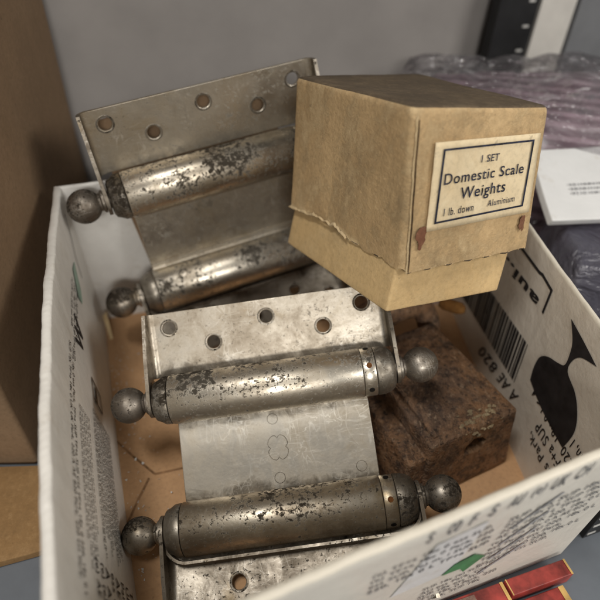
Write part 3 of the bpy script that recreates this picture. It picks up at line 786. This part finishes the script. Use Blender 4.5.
    for s_, bm_, rbar in ((1, mb1, .0415), (-1, mb2, .0425)):
        y0 = s_*HA
        M = MB(); M.lathe([(-.1745, rbar-.004), (-.174, rbar-.001), (-.1725, rbar), (.146, rbar), (.1475, rbar-.001), (.148, rbar-.004)], 48, (0, y0, 0))
        bar = obj('hinge_barrel', sc(M.v), M.f, bm_, root, smooth=40)
        M = MB(); M.lathe([(.1482, rbar-.004), (.1488, rbar-.0018), (.1498, rbar-.0012), (.1685, rbar-.0012), (.1695, rbar-.002), (.1700, rbar-.004)], 48, (0, y0, 0))
        ring = obj('tension_collar', sc(M.v), M.f, bm_, root, smooth=40)
        # collar holes
        for n_, (ang, mt) in enumerate(((78, M_RUSTHOLE), (20, M_DARK), (-45, M_DARK), (140, M_DARK))):
            M = MB(); a = math.radians(ang); c = Vector((.159, y0+(rbar-.0012)*math.cos(a), (rbar-.0012)*math.sin(a))); nn = Vector((0, math.cos(a), math.sin(a))); t1 = Vector((1, 0, 0)); t2 = nn.cross(t1)
            pts = [c+t1*.0046*math.cos(2*PI*q/16)+t2*.0046*math.sin(2*PI*q/16) for q in range(16)]
            M.prism(list(range(16)), lambda q: pts[q]-nn*.002, lambda q: pts[q]+nn*.0007)
            obj('pin_hole', sc(M.v), M.f, mt, ring, smooth=40)
        # end caps
        M = MB(); M.lathe([(.1702, rbar-.004), (.1708, rbar-.0015), (.1720, rbar-.001), (.183, rbar-.0014), (.194, rbar-.005), (.2005, rbar-.010), (.2030, rbar-.016)], 40, (0, y0, 0))
        obj('end_cap', sc(M.v), M.f, M_CAP, root, smooth=40)
        M = MB(); M.lathe([(-.1750, rbar-.004), (-.1756, rbar-.0015), (-.178, rbar-.001), (-.186, rbar-.0015), (-.193, rbar-.006), (-.200, rbar-.009), (-.2030, rbar-.015)], 40, (0, y0, 0))
        obj('end_cap', sc(M.v), M.f, M_CAP, root, smooth=40)
        for sx in (-1, 1):
            bx = LB/2; rb = .0300
            prof = [(.2025, .015), (.2119, .0155), (.2125, .0200), (.216, .0198), (.2185, .0160), (.2225, .0150)]
            for a in range(-58, 91, 8): prof.append((bx+rb*math.sin(math.radians(a)), max(.0008, rb*math.cos(math.radians(a)))))
            M = MB(); M.lathe([(sx*x, rr) for x, rr in prof], 32, (0, y0, 0))
            obj('ball_tip', sc(M.v), M.f, M_BALL, root, smooth=40)
    return root
R2 = [[.98236, -.18326, -.03718], [.12481, .79066, -.5994], [.13924, .58419, .79958]]
R1 = [[.90755, -.16528, .38605], [.40511, .10243, -.90851], [.11061, .98091, .15991]]
kk = 1.07
T1 = CAM+(Vector((-.13903, .9347, .33197))-CAM)*kk
HG = 'double action spring hinges in the tray'
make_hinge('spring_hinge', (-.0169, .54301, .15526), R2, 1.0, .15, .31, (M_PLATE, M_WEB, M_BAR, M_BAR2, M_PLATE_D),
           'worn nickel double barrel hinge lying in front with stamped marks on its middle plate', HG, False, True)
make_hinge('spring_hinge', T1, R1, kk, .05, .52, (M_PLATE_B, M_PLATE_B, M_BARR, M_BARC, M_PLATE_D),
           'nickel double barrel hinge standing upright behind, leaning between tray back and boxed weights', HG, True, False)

# brown card standing close behind the rear hinge
M3 = Matrix(R1)
def hf(x, y, z): return T1+(M3 @ Vector((x, y, z)))*kk
mb = MB(); mb.prism([(-.160, -.235), (.13, -.235), (.138, .218), (-.02, .224), (-.185, .224), (-.185, .12)], lambda q: hf(q[0], q[1], -.062), lambda q: hf(q[0], q[1], -.055))
tag(mb.build('card_divider', M_CARTON), 'dark brown card standing behind the upright rear hinge, seen through its holes', 'card')

# ------------------------------------------------------------------ boxed scale weights
LC = {'tBL': (-.0270, 1.0074, .5875), 'tF': (.1356, .7337, .6677), 'tR': (.3639, .8600, .6207), 'tB': (.2115, 1.1423, .5497),
      'lBL': (-.0293, .9374, .3645), 'lF': (.1477, .6623, .4432), 'lR': (.3797, .7954, .4035), 'lB': (.2023, 1.0672, .3212),
      'bBL': (-.0306, .9148, .2958), 'bF': (.1325, .6499, .3742), 'bR': (.3391, .7611, .3322), 'bB': (.1783, 1.0278, .2559)}
LC = {k: Vector(q) for k, q in LC.items()}
BO = LC['bF']*.25+LC['bBL']*.25+LC['bR']*.25+LC['bB']*.25
box = empty('weights_box', BO); tag(box, 'old brown cardboard box labelled Domestic Scale Weights, tilted on top of the hinges', 'cardboard box')
bk = {k: q-BO for k, q in LC.items()}
# lid: corners F(0,0) R(1,0) B(1,1) BL(0,1)
def ragged(u, v):
    if u < .03: return .018+.030*noise.noise(Vector((v*9, 2, 0)))+.018*noise.noise(Vector((v*31, 5, 0)))+.075*max(0, 1-abs(v-.62)/.22)*.7
    return .012*noise.noise(Vector((u*1.7+.3, v*2.1, 1)))
M_LIDTOP = kraft('grimy_shaded_lid_top', (.145, .105, .065), (.075, .056, .038), worn=.35, wornc=(.30, .22, .13), stain=.6, seed=13.)  # grime plus the lid top's shade, both put into the colour
v, f, ltri = soft_box([bk['lF'], bk['lR'], bk['lB'], bk['lBL'], bk['tF'], bk['tR'], bk['tB'], bk['tBL']], .0115, nseg=40, nz=24, lower=ragged, rt=.010, closed_bottom=False)
o = obj('box_lid', v, f, M_LID, box, smooth=60)
for vv in o.data.vertices:
    q = vv.co/S
    vv.co += vv.normal*S*(.0018*noise.noise(q*7)+.0004*noise.noise(q*30)+.0004*noise.noise(q*75))
LID = o
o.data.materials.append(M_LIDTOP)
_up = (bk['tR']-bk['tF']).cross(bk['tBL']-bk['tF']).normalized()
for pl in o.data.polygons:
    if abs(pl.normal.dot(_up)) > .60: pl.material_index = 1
md = o.modifiers.new('thickness', 'SOLIDIFY'); md.thickness = .0022*S; md.offset = -1
# base tray: goes up inside the lid
up = lambda b, t, k: b+(t-b)*k
ins = Vector((0, 0, 0))
cen_b = (bk['bF']+bk['bR']+bk['bB']+bk['bBL'])/4
topc = []
nrm = (bk['tF']-bk['lF']+bk['tR']-bk['lR']).normalized()
cs = [bk['bF'], bk['bR'], bk['bB'], bk['bBL']]
lidr = [bk['lF'], bk['lR'], bk['lB'], bk['lBL']]; cl = sum(lidr, Vector())/4
tp = [cl+(q-cl)*.90+nrm*.05 for q in lidr]
v, f, _ = soft_box(cs+tp, .005, nseg=16, nz=14, rt=.004)
o = obj('box_base', v, f, M_BASE, box, smooth=60)
for vv in o.data.vertices:
    q = vv.co/S; vv.co += vv.normal*S*(.0008*noise.noise(q*8)+.0004*noise.noise(q*35))
# label and its printing on the front face
fn_ = ((bk['lR']-bk['lF']).cross(bk['tF']-bk['lF'])).normalized()
if fn_.y > 0: fn_ = -fn_
def face(u, v, off=.0): return (bk['tF']*(1-u)+bk['tR']*u)*(1-v)+(bk['lF']*(1-u)+bk['lR']*u)*v+fn_*off
LQ = [(.1449, .1998), (.924, .1696), (.9222, .7132), (.1312, .7393)]
M = MB()
def lab(a, b):
    q0 = lerp2(LQ[0], LQ[1], a); q1 = lerp2(LQ[3], LQ[2], a); return lerp2(q0, q1, b)
M.grid(lambda a, b: face(*lab(a, b), .0050+.0009*noise.noise(Vector((a*5, b*5, 0)))), 24, 16)
o = M.build('label', M_LABEL, box, smooth=60, fix=False); md = o.modifiers.new('thickness', 'SOLIDIFY'); md.thickness = .0012*S; md.offset = 0
LABEL = o
FQ = [(.200, .2426), (.8656, .2132), (.8489, .6566), (.179, .688)]
def frm(a, b):
    q0 = lerp2(FQ[0], FQ[1], a); q1 = lerp2(FQ[3], FQ[2], a); return lerp2(q0, q1, b)
IN_OFF = .0076
M = MB()
for (a0, b0, a1, b1) in ((-.008, -.012, 1.008, .016), (-.008, .984, 1.008, 1.012), (-.008, .016, .012, .984), (.988, .016, 1.008, .984)):
    M.grid(lambda s_, t_: face(*frm(a0+(a1-a0)*s_, b0+(b1-b0)*t_), IN_OFF), 24, 1) if (a1-a0) > .5 else M.grid(lambda s_, t_: face(*frm(a0+(a1-a0)*s_, b0+(b1-b0)*t_), IN_OFF), 1, 16)
M.build('label_border', M_NAVY, LABEL, smooth=0, fix=False)
def lab_text(s, a0, a1, bbase, bh, slope=0., bold=0.):
    v, f, hw = fit_text(s, bold)
    return obj('label_text', [tuple(face(*frm(a0+(a1-a0)*x, bbase+slope*x-bh*y/hw), IN_OFF)) for x, y in v], f, M_NAVY, LABEL, smooth=0, fix=False)
lab_text('1 SET', .415, .615, .235, .105, 0, .012)
lab_text('Domestic Scale', .040, .935, .478, .155, .0, .008)
lab_text('Weights', .235, .745, .772, .222, -.0, .008)
lab_text('1 lb. down', .08, .405, .925, .11, 0, .004)
lab_text('Aluminium', .565, .885, .905, .10, 0, .004)
# open seam at the lid corner, with its frayed edge
def seam(v, du, off): return face(.030+.006*noise.noise(Vector((v*5, 3, 0)))+du, v, off)
M = MB(); M.grid(lambda a, b: seam(.07+.93*a, (b-.5)*.011*(.5+.5*math.sin(a*PI)**.5), .0032+.0004), 40, 1)
M.build('lid_seam', M_SEAM, LID, smooth=60, fix=False)
M = MB(); M.grid(lambda a, b: seam(.05+.95*a, -.008-.012*b*(.6+.8*abs(noise.noise(Vector((a*13, 1, 4))))), .0030+.0022*(1-abs(2*b-1))), 60, 3)
M.build('frayed_edge', M_TORN, LID, smooth=60, fix=False)
# torn paper layer along the lower edge of the left side
fl_ = ((bk['tBL']-bk['lF']).cross(bk['tF']-bk['lF'])).normalized()
if fl_.x > 0: fl_ = -fl_
def side(a, b, off=0.): return (bk['tF']*(1-a)+bk['tBL']*a)*(1-b)+(bk['lF']*(1-a)+bk['lBL']*a)*b+fl_*off
M = MB(); M.grid(lambda a, b: side(.42+.56*a, 1-ragged(0, .42+.56*a)+.004-.055*(1-b)*(.25+abs(noise.noise(Vector((a*6, 2, 2))))+.5*abs(noise.noise(Vector((a*19, 2, 6))))), .0022+.0030*math.sin(PI*b)), 60, 4)
M.build('torn_layer', M_TORN, LID, smooth=60, fix=False)
# red-brown gum marks and worn torn patches on the lid
def patch(cu, cv, ru, rv, name, mat, seed, off=.0035):
    n = 26; pts = [(cu, cv)]
    for k in range(n):
        a = 2*PI*k/n; rr = .75+.55*noise.noise(Vector((math.cos(a)*1.6+seed, math.sin(a)*1.6, seed)))+.2*noise.noise(Vector((math.cos(a)*5+seed, math.sin(a)*5, 2)))
        pts.append((cu+ru*rr*math.cos(a), cv+rv*rr*math.sin(a)))
    fs = [(0, 1+k, 1+(k+1) % n) for k in range(n)]
    return obj(name, [tuple(face(*q, off if i else off+.0012)) for i, q in enumerate(pts)], fs, mat, LID, smooth=60, fix=False)
patch(.100, .775, .045, .085, 'gum_mark', M_REM, 1.3, .0042)
patch(.885, .795, .036, .066, 'gum_mark', M_REM, 4.1, .0042)

# ------------------------------------------------------------------ rusty iron block
ia = Vector((-.48, .877, 0)).normalized(); ib = Vector((-.877, -.48, 0)).normalized()
IC = Vector((.397, .647, 0))
blk = empty('iron_block', (.30, .75, 0)); tag(blk, 'heavy rust brown iron block with a hole in its end, beside the front hinge', 'iron block')
IO = Vector((.30, .75, 0))
def ip(a, b, z): return IC+ia*a+ib*b+Vector((0, 0, z))-IO
zt, zb = .155, .0125
v, f, _ = soft_box([ip(-.022, .20, zb), ip(-.022, -.006, zb), ip(.27, -.006, zb), ip(.27, .20, zb), ip(0, .188, zt), ip(0, 0, zt), ip(.245, .008, zt+.002), ip(.245, .188, zt+.002)], .006, nseg=26, nz=16, rt=.006)
def cut(o, cv, cf):
    me = bpy.data.meshes.new('tmpc'); me.from_pydata([tuple(c*S for c in q) for q in cv], [], cf)
    bm = bmesh.new(); bm.from_mesh(me); bmesh.ops.recalc_face_normals(bm, faces=bm.faces); bm.to_mesh(me); bm.free()
    c = bpy.data.objects.new('tmpc', me); COL.objects.link(c); c.parent = o.parent; 
    md = o.modifiers.new('cut', 'BOOLEAN'); md.object = c; md.operation = 'DIFFERENCE'; md.solver = 'EXACT'
    bpy.context.view_layer.update(); dg = bpy.context.evaluated_depsgraph_get()
    nm = bpy.data.meshes.new_from_object(o.evaluated_get(dg)); o.modifiers.clear(); o.data = nm
    bpy.data.objects.remove(c); bpy.data.meshes.remove(me)
bo = obj('block_body', v, f, M_IRON, blk, smooth=60)
for vv in bo.data.vertices:
    q = vv.co/S; vv.co += vv.normal*S*(.0014*noise.noise(q*9)+.0010*noise.noise(q*28)+.0008*noise.noise(q*70))
M = MB(); cpos = ip(-.01, .088, .108); 
ring = []
M.prism([(.025*math.cos(2*PI*q/14)*(1+.15*math.sin(3*q)), .020*math.sin(2*PI*q/14)*(1+.15*math.cos(2*q))) for q in range(14)], lambda q: cpos+ib*q[0]+Vector((0, 0, q[1]))-ia*.06, lambda q: cpos+ib*q[0]*.8+Vector((0, 0, q[1]*.8))+ia*.09)
cut(bo, M.v, M.f)
# stepped flange along the left side
v, f, _ = soft_box([ip(-.015, .235, zb), ip(-.015, .17, zb), ip(.25, .17, zb), ip(.25, .235, zb), ip(.002, .224, .124), ip(.002, .17, .124), ip(.245, .17, .124), ip(.245, .224, .124)], .006, nseg=14, nz=8)
o = obj('side_flange', v, f, M_IRON, blk, smooth=60)
for vv in o.data.vertices:
    q = vv.co/S; vv.co += vv.normal*S*(.004*noise.noise(q*9)+.0022*noise.noise(q*28))
v, f, _ = soft_box([ip(.012, .176, zt-.01), ip(.012, .164, zt-.01), ip(.235, .164, zt-.008), ip(.235, .176, zt-.008), ip(.014, .174, zt+.0055), ip(.014, .166, zt+.0055), ip(.233, .166, zt+.0075), ip(.233, .174, zt+.0075)], .002, nseg=8, nz=3)
o = obj('cast_ridge', v, f, M_IRON, blk, smooth=60); rough_up(o, .0012, 30)
# flakes of cream paint on the top front edge
rn = random.Random(4); M = MB()
for k in range(60):
    a = rn.gauss(.008, .010); b = min(.115, max(.035, rn.gauss(.075, .022))); z = zt-.001-(.0 if a > .012 else (.012-a)*.6)
    c = ip(max(a, -.004), b, z+.0025); rr = rn.uniform(.0012, .0042)
    pts = [c+(ia*math.cos(q*PI/4)+ib*math.sin(q*PI/4)*1.6)*rr*rn.uniform(.5, 1.2)+Vector((0, 0, rn.uniform(-.001, .001))) for q in range(8)]
    i = len(M.v); M.v += [tuple(q) for q in pts]+[tuple(c+Vector((0, 0, .002)))]
    for q in range(8): M.f.append((i+q, i+(q+1) % 8, i+8))
M.build('paint_flakes', M_PAINT, blk, fix=False)
# rusty bar behind the block
M = MB(); pth = [Vector(q) for q in [(.10, .79, .150), (.15, .84, .168), (.205, .868, .172), (.235, .880, .172), (.262, .880, .165), (.276, .858, .145), (.280, .835, .11), (.278, .83, .03)]]
fine = []
for i in range(len(pth)-1):
    for k in range(6): fine.append(pth[i].lerp(pth[i+1], k/6))
fine.append(pth[-1])
for _ in range(6): fine = [fine[0]]+[(fine[i-1]+fine[i]*2+fine[i+1])/4 for i in range(1, len(fine)-1)]+[fine[-1]]
M.tube([q-IO+Vector((-.004, .022, -.012)) for q in fine], lambda t: .036+.002*math.sin(t*9)-.018*t, 16)
o = M.build('bar_handle', M_IRON, blk); rough_up(o, .002, 22)
M = MB(); M.lathe([(-.030, .004), (-.028, .010), (-.020, .014), (-.005, .0155), (.012, .0150), (.024, .012), (.030, .006)], 20)
kn = Matrix(((.75, -.5, 0), (-.60, -.6, .5), (.25, .6, .8))).to_3x3()
o = obj('bar_end', [tuple(kn @ Vector(q)*1.0+Vector((.318, .905, .158))-IO) for q in M.v], M.f, M_ORANGE, blk); rough_up(o, .004, 20)

# ------------------------------------------------------------------ things on the shelf behind, right
def heap(x0, x1, y0, y1, fn, nx=70, ny=60):
    M = MB(); M.grid(lambda u, v: (x0+(x1-x0)*u, y0+(y1-y0)*v, fn(x0+(x1-x0)*u, y0+(y1-y0)*v)), nx, ny)
    n = len(M.v); 
    # skirt down to the shelf and a bottom so that it is a solid body
    rim = [i*(ny+1) for i in range(nx+1)]+[nx*(ny+1)+j for j in range(1, ny+1)]+[i*(ny+1)+ny for i in range(nx-1, -1, -1)]+[j for j in range(ny-1, 0, -1)]
    b = len(M.v)
    for q in rim: M.v.append((M.v[q][0], M.v[q][1], .002))
    m = len(rim)
    for k in range(m): M.f.append((rim[k], rim[(k+1) % m], b+(k+1) % m, b+k))
    M.f.append(tuple(b+k for k in range(m)))
    return M
def sm(t): t = max(0, min(1, t)); return t*t*(3-2*t)
def cloth_h(x, y):
    e = min(sm((x-.20)/.10), sm((1.25-x)/.10), sm((y-1.12)/.10), sm((1.50-y)/.08))
    return .004+(.425+.02*noise.noise(Vector((x*4, y*4, 0)))+.008*noise.noise(Vector((x*15, y*15, 0)))+.03*math.sin((x-.2)*2.6))*(.25+.75*e)*min(1, e*6+.02)
tag(heap(.18, 1.27, 1.10, 1.52, cloth_h).build('folded_textile', M_CLOTH, smooth=80), 'purple striped cloth folded inside the clear plastic bag, behind the boxed weights', 'textile')
def film_h(x, y):
    e = min(sm((x-.15)/.10), sm((1.30-x)/.10), sm((y-1.06)/.10), sm((1.56-y)/.08))
    cr = abs(noise.noise(Vector((x*7+y*4, y*7-x*3, 4))))*.028+abs(noise.noise(Vector((x*18+3, y*12, 8))))*.010
    return .004+(.436+.03*math.sin((x-.2)*2.6)+cr)*(.2+.8*e)*min(1, e*6+.02)
tag(heap(.15, 1.30, 1.07, 1.55, film_h, 110, 80).build('plastic_bag', M_FILM, smooth=80), 'crinkled clear plastic bag round the purple striped cloth', 'plastic bag')
# white paper packets
def packet(corners, th, label, print_rows, name='paper_packet'):
    c = [Vector(q) for q in corners]; nn = (c[1]-c[0]).cross(c[3]-c[0]).normalized(); cen = sum(c, Vector())/4
    root = empty(name, cen); tag(root, label, 'packet')
    v, f, tri = soft_box([q-nn*th-cen for q in c]+[q-cen for q in c], .004, nseg=8, nz=3, rt=.003)
    o = obj('packet_body', v, f, M_PAPER, root, smooth=50)
    for vv in o.data.vertices:
        q = vv.co/S; vv.co += Vector((noise.noise(q*6)*.004, noise.noise(q*6+Vector((3, 0, 0)))*.004, noise.noise(q*7)*.007*(.3+abs(noise.noise(q*3)))))*S
    rn = random.Random(9); M = MB()
    for r_ in range(print_rows):
        u = .20
        while u < .50:
            w = rn.uniform(.006, .03); vq = .35+r_*.06
            P = [tri(u, vq, 1)+nn*.0012, tri(u+w, vq, 1)+nn*.0012, tri(u+w, vq+.025, 1)+nn*.0012, tri(u, vq+.025, 1)+nn*.0012]
            M.add(P, [(0, 1, 2, 3)]); u += w+.012
    if print_rows: M.build('small_print', M_INKP, root, smooth=0, fix=False)
    return root
packet([(.482, .952, .352), (.80, 1.03, .325), (.74, 1.20, .40), (.455, 1.10, .418)], .018, 'white packet with faint grey print, lying in front of the purple cloth', 3)
# dark plastic sack below it
def sack_h(x, y):
    e = min(sm((x-.475)/.05), sm((1.2-x)/.1), sm((y-.80)/.07), sm((1.10-y)/.06))
    return .004+(.30-.10*(x-.5)+.025*noise.noise(Vector((x*8, y*8, 0)))+.02*abs(noise.noise(Vector((x*18, y*9, 3)))))*e
tag(heap(.472, 1.2, .80, 1.10, sack_h, 80, 60).build('plastic_sack', M_GREYBAG, smooth=80), 'dark grey glossy plastic sack beneath the white paper packet', 'plastic sack')
# pale box edge beyond the right wall
bx = [(.545, .58), (.95, .66), (.92, .76), (.520, .705)]
v, f, _ = soft_box([Vector((*q, .001)) for q in bx]+[Vector((*q, .285)) for q in bx], .006, nseg=4, nz=4)
tag(obj('white_carton', v, f, M_TRAYB, smooth=50), 'plain white carton close against the right wall of the tray', 'carton')

# ------------------------------------------------------------------ red boxes in front of the tray
def red_box(c4, z0, z1, label, picture):
    c = [Vector((*q, 0)) for q in c4]; cen = sum(c, Vector())/4; root = empty('red_box', cen+Vector((0, 0, z0))); tag(root, label, 'box', 'printed red boxes in front of the tray')
    c = [q-cen for q in c]; h = z1-z0
    v, f, tri = soft_box([q+Vector((0, 0, 0)) for q in c]+[q+Vector((0, 0, h)) for q in c], .002, nseg=6, nz=2)
    obj('box_body', v, f, M_RED, root, smooth=40)
    nn = Vector((0, 0, 1))
    for (a0, b0, a1, b1) in ((.965, 0., 1., 1.), (.0, .0, .02, 1.)):
        M = MB(); P = [tri(max(.004, min(.996, a)), max(.01, min(.99, b)), 1)+nn*.0010 for a, b in ((a0, b0), (a1, b0), (a1, b1), (a0, b1))]; M.add(P, [(0, 1, 2, 3)])
        M.build('yellow_border', M_YEL, root, smooth=0, fix=False)
    if picture:
        M = MB(); M.grid(lambda a, b: tri(.08+.62*a, .14+.72*b, 1)+nn*.0011, 4, 2); M.build('printed_picture', M_PIC, root, smooth=0, fix=False)
    return root
d_ = Vector((.939, .343)); n_ = Vector((.343, -.939)); q0 = Vector((.457, .440))
def rb(s0, s1, w0, w1): return [tuple(q0+d_*s+n_*w) for s, w in ((s0, w1), (s1, w1), (s1, w0), (s0, w0))]
red_box(rb(-.115, .0, .004, .030), .0015, .034, 'small red box with yellow edging, nearest the slotted upright', False)
red_box(rb(-.30, -.118, .004, .034), .0015, .030, 'red box with a dark picture on top, further from the slotted upright', True)
red_box(rb(-.34, -.02, .036, .085), .0015, .020, 'low red box lying in front of the other red boxes', True)
